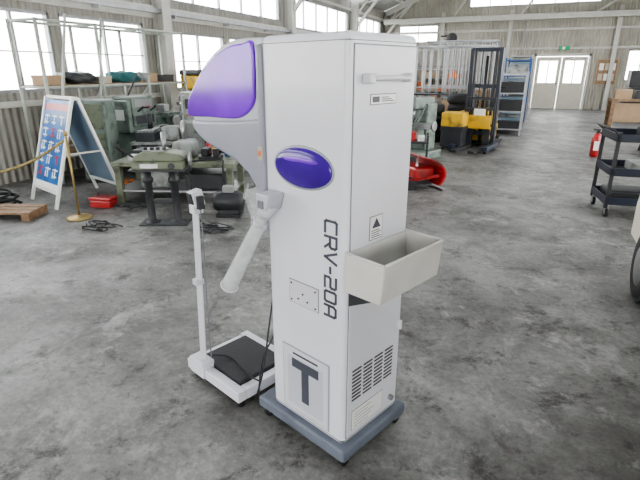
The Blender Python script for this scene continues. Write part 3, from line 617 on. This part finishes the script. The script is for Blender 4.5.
# ---------------------------------------------------------------- centre right background
g=grp('snow_plow_blade',(-1.2,6.55,0),math.radians(40))
prof=[]
for i in range(9):
    a=math.radians(-35+i*14); prof.append((-.28+.42*math.cos(a)-.1,.22+.24*math.sin(a)))
prof2=[(x-.03,z) for x,z in prof[::-1]]
prism(g,'curved_blade',[(p[0],max(0.01,p[1])) for p in prof+prof2],-.38,.38,'red',0,2)
b2(g,'cutting_edge',(.0,-.38,0),(.05,.38,.03),'steel'); b2(g,'hitch_frame',(-.35,-.12,.05),(0,.12,.11),'dark'); bar(g,'arm_a',(-.38,-.1,.1),(-.02,-.3,.2),.04,.04,'red'); bar(g,'arm_b',(-.38,.1,.1),(-.02,.3,.2),.04,.04,'red'); b2(g,'skid',(-.4,-.2,0),(-.3,.2,.12),'dark')
b2(g,'hitch_cover',(-.34,-.24,.14),(-.05,.24,.30),'red',.04,3); bar(g,'hitch_bar',(-.3,-.2,.33),(-.05,.25,.36),.03,.03,'label')
g=grp('lawn_mower_deck',(-1.72,5.75,0),math.radians(-15)); prism(g,'deck',[(-.2,.06),(.2,.06),(.18,.2),(.05,.28),(-.12,.26),(-.2,.16)],-.18,.18,'red',.02,3)
for i,(x,y) in enumerate(((-.2,-.2),(.2,-.2),(-.2,.2),(.2,.2))): wheel(g,f'wheel{i}',(x,y,.07),.07,.04,'Y')
cy(g,'engine',(0,0,.27),(0,0,.36),.07,'dark')
g=grp('milling_machine',(-1.85,8.7,0),math.radians(-20))
b2(g,'base',(-.3,-.35,0),(.3,.35,.14),'lgreen',.02); b2(g,'column',(-.18,0,.14),(.18,.32,.95),'lgreen',.03); b2(g,'knee',(-.14,-.25,.3),(.14,.0,.55),'lgreen',.02); b2(g,'table',(-.4,-.28,.55),(.4,-.05,.63),'steel',.005); b2(g,'ram',(-.12,-.3,.86),(.12,.32,1.05),'lgreen',.03); cy(g,'spindle',(0,-.2,.86),(0,-.2,.7),.05,'steel',.03)
b2(g,'electrics_box',(-.34,.0,.5),(-.18,.25,.85),'ggrey',.01); b2(g,'machine_vise',(-.12,-.24,.63),(.1,-.1,.72),'dark',.01)
lathe(g,'handwheel',[(.07,-.01),(.09,0),(.07,.01)],(.42,-.16,.59),'steel','X',18); cy(g,'hw_shaft',(.38,-.16,.59),(.43,-.16,.59),.015,'steel')
for i in range(5): bar(g,f'pipe{i}',(-.35+.06*i,-.37,.02),(-.05+.1*i,-.36,.62+.08*i),.02,.02,'lgreen')
g=grp('parts_trolley',(-1.75,7.65,0),.2); 
for z in (.12,.42): b2(g,f'tray{z}',(-.3,-.2,z),(.3,.2,z+.03),'dark')
for i,(x,y) in enumerate(((-.28,-.18),(.28,-.18),(-.28,.18),(.28,.18))): b2(g,f'post{i}',(x-.015,y-.015,.08),(x+.015,y+.015,.55),'dark'); wheel(g,f'w{i}',(x,y,.04),.04,.025,'X')
for i in range(4): b2(g,f'part{i}',(-.26+i*.13,-.14,.45),(-.16+i*.13,.12,.52+.03*(i%3)),['ggrey','dark','red','label'][i],.01)
g=grp('tyre_stack',(-2.1,10.9,0))
for c,(x,y) in enumerate(((0,0),(.65,.35))):
    for i in range(4+c):
        lathe(g,f'tyre_{c}_{i}',[(.17,.02),(.28,0),(.32,.04),(.32,.16),(.28,.2),(.17,.18),(.19,.1)],(x+.02*math.sin(i*3),y,.2*i),'black')
shelf_rack(-2.6,12.4,0,1.6,.5,1.0,3,'dark',['dark','card','ggrey','dark'],5)
def cage(x,y,rz,hh=2.0):
    g=grp('mesh_cage_trolley',(x,y,0),rz)
    for y in (-.4,.4):
        frame_rect(g,f'fr{y}',-.95,.95,.15,hh,y,.022,'galv')
        for i in range(11): cy(g,f'bar{y}_{i}',(-.95+i*.19,y,.15),(-.95+i*.19,y,hh),.011,'galv',seg=6)
        for z in (.6,1.05,1.5): cy(g,f'h{y}_{z}',(-.95,y,z),(.95,y,z),.012,'galv',seg=6)
    for x in(-.95,.95):
        for z in(.15,1.05,hh): cy(g,f't{x}_{z}',(x,-.4,z),(x,.4,z),.018,'galv',seg=6)
        for y in (-.35,.35): cy(g,f'cast{x}{y}',(x,y-.02,.07),(x,y+.02,.07),.07,'black'); cy(g,f'castst{x}{y}',(x,y,.07),(x,y,.16),.015,'steel')
    b2(g,'deck',(-.95,-.4,.13),(.95,.4,.17),'galv')
    for i in range(3): b2(g,f'load{i}',(-.85+i*.6,-.3,.17),(-.35+i*.6,.3,.6+.2*i),['dark','ggrey','card'][i],.01)
cage(-2.0,13.6,0,2.05); cage(-2.1,15.2,0,2.25)
g=grp('pallet_stacker',(-.95,10.3,0),math.radians(-10))
for s in(-1,1):
    b2(g,f'outer_mast{s}',(s*.27-.035,-.06,.05),(s*.27+.035,.06,1.88),'navy'); b2(g,f'inner_mast{s}',(s*.19-.02,-.09,.1),(s*.19+.02,.0,1.84),'dark')
    b2(g,f'fork{s}',(s*.17-.06,-1.05,.04),(s*.17+.06,-.1,.085),'dark'); b2(g,f'fork_heel{s}',(s*.17-.06,-.14,.04),(s*.17+.06,-.09,.5),'dark')
    b2(g,f'straddle{s}',(s*.33-.05,-.75,.05),(s*.33+.05,.1,.13),'navy',.01); wheel(g,f'load_wheel{s}',(s*.33,-.68,.06),.06,.06,'X'); wheel(g,f'drive_wheel{s}',(s*.2,.75,.1),.1,.07,'X')
for i,z in enumerate((1.86,1.2,.3)): b2(g,f'mast_cross{i}',(-.3,-.02,z-.035),(.3,.05,z+.035),'navy')
for z in(.45,.75,.95): b2(g,f'backrest{z}',(-.3,-.15,z),(.3,-.11,z+.05),'dark')
for s in(-.28,-.1,.1,.28): b2(g,f'backrest_v{s}',(s-.015,-.15,.3),(s+.015,-.12,1.0),'dark')
cy(g,'lift_cylinder',(0,.03,.1),(0,.03,1.75),.03,'dark'); 
for s in(-.08,.08): cy(g,f'chain{s}',(s,-.03,.4),(s,-.03,1.84),.010,'dark')
b2(g,'body',(-.34,.1,.12),(.12,.9,.74),'yellow',.05,3); b2(g,'body_stripe',(-.345,.09,.30),(.125,.91,.42),'hazard'); b2(g,'body_skirt',(-.35,.12,.05),(.25,.88,.14),'dark',.01); b2(g,'side_battery_cover',(-.42,-.06,.18),(-.30,.5,.72),'yellow',.02); bar(g,'tiller',(0,.85,.7),(0,1.15,1.15),.05,.05,'dark'); cy(g,'tiller_grip',(-.15,1.15,1.15),(.15,1.15,1.15),.02,'black')
b2(g,'white_guard',(-.1,-.17,.56),(.12,-.152,.78),'label',.005); b2(g,'front_yellow_cover',(-.26,-.2,.40),(.24,-.155,.66),'yellow',.01)
g=grp('battery_charger_box',(-1.42,10.0,0),math.radians(-8)); b2(g,'body',(-.2,-.18,.05),(.22,.18,.42),'dark',.02); b2(g,'top',(-.21,-.19,.42),(.23,.19,.72),'yellow',.03); b2(g,'band',(-.215,-.19,.36),(.235,.19,.46),'dark')
for i,(x,y) in enumerate(((-.15,-.12),(.17,-.12),(-.15,.12),(.17,.12))): cy(g,f'foot{i}',(x,y,0),(x,y,.06),.025,'black')
shelf_rack(-.55,13.4,math.radians(90),1.4,.6,1.45,4,'galv',['dark','ggrey','paleblue','lggrey','blue'],7)
shelf_rack(-.55,15.4,math.radians(90),1.6,.6,1.8,5,'blue',['dark','paleblue','lggrey','ggrey'],8)
shelf_rack(-.55,17.6,math.radians(90),1.6,.6,1.95,5,'galv',['dark','paleblue','blue','lggrey'],9)
shelf_rack(-4.5,16.6,0,1.6,.5,1.7,4,'ggrey',['dark','card','ggrey'],10)
g=grp('hanging_fan',(-2.95,18.0,0)); cy(g,'pole',(0,0,0),(0,0,2.55),.035,'frame'); lathe(g,'base',[(.25,0),(.25,.03),(.06,.06)],(0,0,0),'dark'); b2(g,'motor',(-.10,-.12,2.42),(.10,.12,2.58),'dark',.03)
lathe(g,'cage_ring',[(.02,-.03),(.15,-.03),(.17,0),(.15,.03),(.02,.03)],(.10,-.15,2.50),'dark','Y'); b2(g,'arm',(-.3,-.03,2.55),(.1,.03,2.60),'dark')
g=grp('notice_board',(2.25,22.42,1.4)); b2(g,'board',(-.2,-.0,-.42),(.45,.03,.45),'wood'); b2(g,'board_frame',(-.23,.01,-.45),(.48,.04,.48),'card'); 
for i in range(6): b2(g,f'note{i}',(-.15+.2*(i%3),-.005,-.3+.38*(i//3)),(.0+.2*(i%3),.0,-.05+.38*(i//3)),'label' if i%2 else 'beige')
g=grp('emergency_exit_sign',(.78,22.38,2.3)); b2(g,'case',(-.2,-.03,-.08),(.2,.03,.08),mat('exit_green',(.04,.35,.15),.4),.01); b2(g,'pictogram',(-.08,-.034,-.05),(.02,-.03,.05),'label')
g=grp('electrical_panel',(-.75,22.3,1.2)); b2(g,'box',(-.2,0,-.3),(.2,.14,.4),'beige',.01); b2(g,'door',(-.18,-.01,-.27),(.18,.0,.37),'frame'); cy(g,'conduit',(0,.08,.4),(0,.08,2.0),.025,'galv')
g=grp('leaning_ladder',(-1.9,22.15,0))
for s in(-.2,.2): bar(g,f'stile{s}',(s,-.25,0.01),(s,.08,2.3),.05,.03,'alu')
for i in range(8): cy(g,f'rung{i}',(-.2,-.21+.037*i,.25+.27*i),(.2,-.21+.037*i,.25+.27*i),.015,'alu')
g=grp('work_bench',(2.45,14.3,0),0)
b2(g,'top',(-.75,-.4,.78),(1.1,.4,.83),'wood'); 
for i,(x,y) in enumerate(((-.7,-.35),(1.05,-.35),(-.7,.35),(1.05,.35))): b2(g,f'leg{i}',(x-.04,y-.04,0),(x+.04,y+.04,.78),'wood')
b2(g,'front_panel',(-.66,-.36,.3),(1.0,-.34,.74),'card'); b2(g,'lower_shelf',(-.66,-.34,.28),(1.0,.34,.30),'wood')
for i,(x,w,hh,m_) in enumerate(((-.5,.35,.22,'card'),(-.05,.4,.2,'dark'),(.45,.4,.34,'card'),(.85,.3,.25,'ggrey'))):
    g2=grp('cardboard_box' if m_=='card' else 'parts_box',(2.45+x,14.25,.83)); b2(g2,'body',(-w/2,-.2,0),(w/2,.2,hh),m_,.005); b2(g2,'tape',(-w/2-.001,-.02,hh-.002),(w/2+.001,.02,hh+.001),'beige')
g=grp('stacked_flight_cases',(2.9,17.6,0)); 
for i in range(3): b2(g,f'case{i}',(-.5+.04*i,-.35,.5*i),(.5-.03*i,.35,.5*i+.48),'dark',.02); b2(g,f'latch{i}',(-.05,-.37,.5*i+.2),(.05,-.35,.5*i+.3),'chrome')
g=grp('leaning_steel_sheets',(2.2,10.6,0),math.radians(15))
for i in range(4):
    leanquad(g,f'sheet{i}',-.35+.1*i,.45+.1*i,-.1+.04*i,.25+.04*i,.0,1.35-.12*i,['dark','navy','steel','dark'][i],.012)
leanquad(g,'prop',-.05,.05,.62,.36,0,1.0,'dark',.05)
g=grp('engine_block',(1.95,8.6,0),.3); b2(g,'pallet',(-.4,-.3,0),(.4,.3,.12),'wood'); b2(g,'block',(-.28,-.2,.12),(.28,.2,.5),'dark',.03); b2(g,'head',(-.25,-.13,.5),(.25,.13,.68),'ggrey',.02); cy(g,'pulley',(0,-.26,.3),(0,-.2,.3),.1,'steel')
for i in range(4): cy(g,f'port{i}',(-.18+.12*i,-.12,.6),(-.18+.12*i,-.24,.55),.03,'dark')
g=grp('hydraulic_unit',(1.78,7.35,0),-.2); b2(g,'tank',(-.28,-.22,.08),(.28,.22,.65),'dark',.03); cy(g,'motor',(-.1,0,.65),(-.1,0,1.0),.1,'ggrey'); b2(g,'valve',(.08,-.1,.65),(.24,.1,.82),'steel',.01); tube(g,'hose',[(.16,0,.82),(.2,.05,1.05),(.0,.1,1.12),(-.1,.0,1.0)],.015,'black')
for i,(x,y) in enumerate(((-.22,-.16),(.22,-.16),(-.22,.16),(.22,.16))): wheel(g,f'w{i}',(x,y,.045),.045,.03,'X')
g=grp('tool_cart',(1.14,6.12,0),math.radians(8))
w,d=.36,.30
for i,z in enumerate((.14,.45,.80)):
    b2(g,f'tray{i}',(-w,-d,z),(w,d,z+.012),'dark')
    b2(g,f'lip_f{i}',(-w,-d,z),(w,-d+.012,z+.08),'navy',.003); b2(g,f'lip_b{i}',(-w,d-.012,z),(w,d,z+.08),'navy',.003); b2(g,f'lip_l{i}',(-w,-d,z),(-w+.012,d,z+.08),'navy',.003); b2(g,f'lip_r{i}',(w-.012,-d,z),(w,d,z+.08),'navy',.003)
for i,(x,y) in enumerate(((-w,-d),(w,-d),(-w,d),(w,d))):
    s=1 if x>0 else -1; u=1 if y>0 else -1
    b2(g,f'post{i}',(x,y,.1),(x-s*.035,y-u*.035,.90),'dark',.003)
    wheel(g,f'wheel{i}',(x*.9,y*.88,.05),.05,.03,'X'); b2(g,f'fork{i}',(x*.9-.02,y*.88-.02,.06),(x*.9+.02,y*.88+.02,.12),'steel')
tube(g,'push_handle',[(-w,-d,.88),(-w-.06,-d,.93),(-w-.06,d,.93),(-w,d,.88)],.010,'dark',False)
b2(g,'bottle_crate',(-.1,-.2,.462),(.25,.2,.56),'ggrey',.01); b2(g,'drill_case',(-.3,-.15,.152),(.15,.2,.26),'dark',.02); b2(g,'grinder_box',(-.05,-.2,.812),(.3,.2,.92),'dark',.01); cy(g,'grease_tin',(.1,.0,.92),(.1,0,1.05),.06,'steel'); b2(g,'parts_tin',(.18,-.12,.92),(.3,.1,1.0),'dark',.01)
g=grp('fire_extinguisher',(1.12,10.1,0)); lathe(g,'body',[(.07,0),(.085,.02),(.085,.33),(.05,.40),(.02,.42)],(0,0,0),'red'); b2(g,'valve',(-.025,-.025,.42),(.025,.025,.47),'dark'); b2(g,'lever',(-.08,-.012,.47),(.03,.012,.49),'dark'); tube(g,'hose',[(.01,0,.44),(.1,0,.38),(.11,0,.2)],.012,'black'); b2(g,'label',(-.04,-.09,.12),(.04,-.075,.28),'label')
# ---------------------------------------------------------------- kei car at right edge
C=grp('compact_car',(1.53,2.55,0),0)
w=.72
prof=[(-1.62,.30),(-1.60,.62),(-1.55,.85),(-1.35,1.30),(-1.1,1.40),(.35,1.40),(.60,1.32),(1.0,.90),(1.45,.80),(1.62,.72),(1.68,.55),(1.66,.30)]
vs=[];fs=[];n=len(prof)
for (xx,fl) in [(-w,.0),(-w+.05,1),(w-.05,1),(w,.0)]:
    for (y,z) in prof:
        lean=max(0,z-.85)*.28
        vs.append((xx+(lean if xx<0 else -lean), y*(.985 if not fl else 1), z-(.02 if (not fl and z>.6) else 0)))
for j in range(3):
    for i in range(n): fs.append((j*n+i,j*n+(i+1)%n,(j+1)*n+(i+1)%n,(j+1)*n+i))
fs.append(tuple(range(n))); fs.append(tuple(range(3*n,4*n)))
mesh('body',vs,fs,'cream',C,bev=.02,seg=3)
for s in(-1,1):
    gp=[(-1.30,.92),(-1.18,1.28),(-.42,1.31),(-.42,.92)]; gp2=[(-.36,.92),(-.36,1.31),(.30,1.31),(.52,1.24),(.82,.92)]
    for j,q in enumerate((gp,gp2)):
        vv=[(s*(w+.004-max(0,z-.85)*.28),y,z) for y,z in q]; mesh(f'side_glass_{s}_{j}',vv,[tuple(range(len(q)))],'dark',C)
    b2(C,f'door_seam_{s}',(s*w-.003,-.40,.36),(s*w+.003,-.39,.88),'dark'); b2(C,f'door_seam2_{s}',(s*w-.003,.62,.36),(s*w+.003,.63,.84),'dark'); b2(C,f'door_handle_{s}',(s*w-.01,-.3,.78),(s*w+.015,-.18,.80),'chrome',.004)
    for y in(-1.05,1.10):
        lathe(C,f'arch_{s}_{y}',[(.02,-.004),(.255,-.004),(.255,.004),(.02,.004)],(s*(w+.0),y,.24),'dark','X'); wheel(C,f'wheel_{s}_{y}',(s*(w-.06),y,.235),.235,.15,'X','steel')
    lathe(C,f'headlamp_{s}',[(.02,0),(.09,.0),(.085,.03),(.03,.045)],(s*.5,1.655,.62),'chrome','Y'); b2(C,f'tail_lamp_{s}',(s*.6-.06,-1.62,.6),(s*.6+.06,-1.57,.8),'red',.01)
    b2(C,f'mirror_{s}',(s*(w+.0),.72,.92),(s*(w+.10),.78,1.02),'cream',.015)
mesh('windscreen',[(-.60,1.0+.006,.925),(.60,1.006,.925),(.52,.64,1.30),(-.52,.64,1.30)],[(0,1,2,3)],'dark',C)
b2(C,'bumper_front',(-.66,1.62,.30),(.66,1.73,.46),'cream',.03,3); b2(C,'bumper_rear',(-.66,-1.70,.30),(.66,-1.58,.46),'cream',.03,3); b2(C,'grille',(-.3,1.665,.52),(.3,1.69,.62),'dark',.01); b2(C,'number_plate',(-.16,1.73,.33),(.16,1.74,.43),'yellow')
b2(C,'underbody',(-.6,-1.5,.2),(.6,1.55,.33),'dark')

# ---------------------------------------------------------------- light & camera
w=bpy.data.worlds.new('World'); S.world=w; w.use_nodes=True; nt=w.node_tree; bg=nt.nodes['Background']
tc=nt.nodes.new('ShaderNodeTexCoord'); sx=nt.nodes.new('ShaderNodeSeparateXYZ'); nt.links.new(tc.outputs['Generated'],sx.inputs[0])
r=nt.nodes.new('ShaderNodeValToRGB'); r.color_ramp.elements[0].position=.0; r.color_ramp.elements[0].color=(1,.985,.955,1); r.color_ramp.elements[1].position=.9; r.color_ramp.elements[1].color=(.88,.94,1,1)
nt.links.new(sx.outputs[2],r.inputs[0]); nt.links.new(r.outputs[0],bg.inputs[0]); bg.inputs[1].default_value=11.5
cam=bpy.data.cameras.new('camera'); cam.sensor_width=36; cam.lens=36*481/640; co=bpy.data.objects.new('camera',cam); COL.objects.link(co)
co.location=(0,0,1.5); co.rotation_euler=(math.radians(90-19.5),0,math.radians(23.3)); cam.clip_end=200; S.camera=co
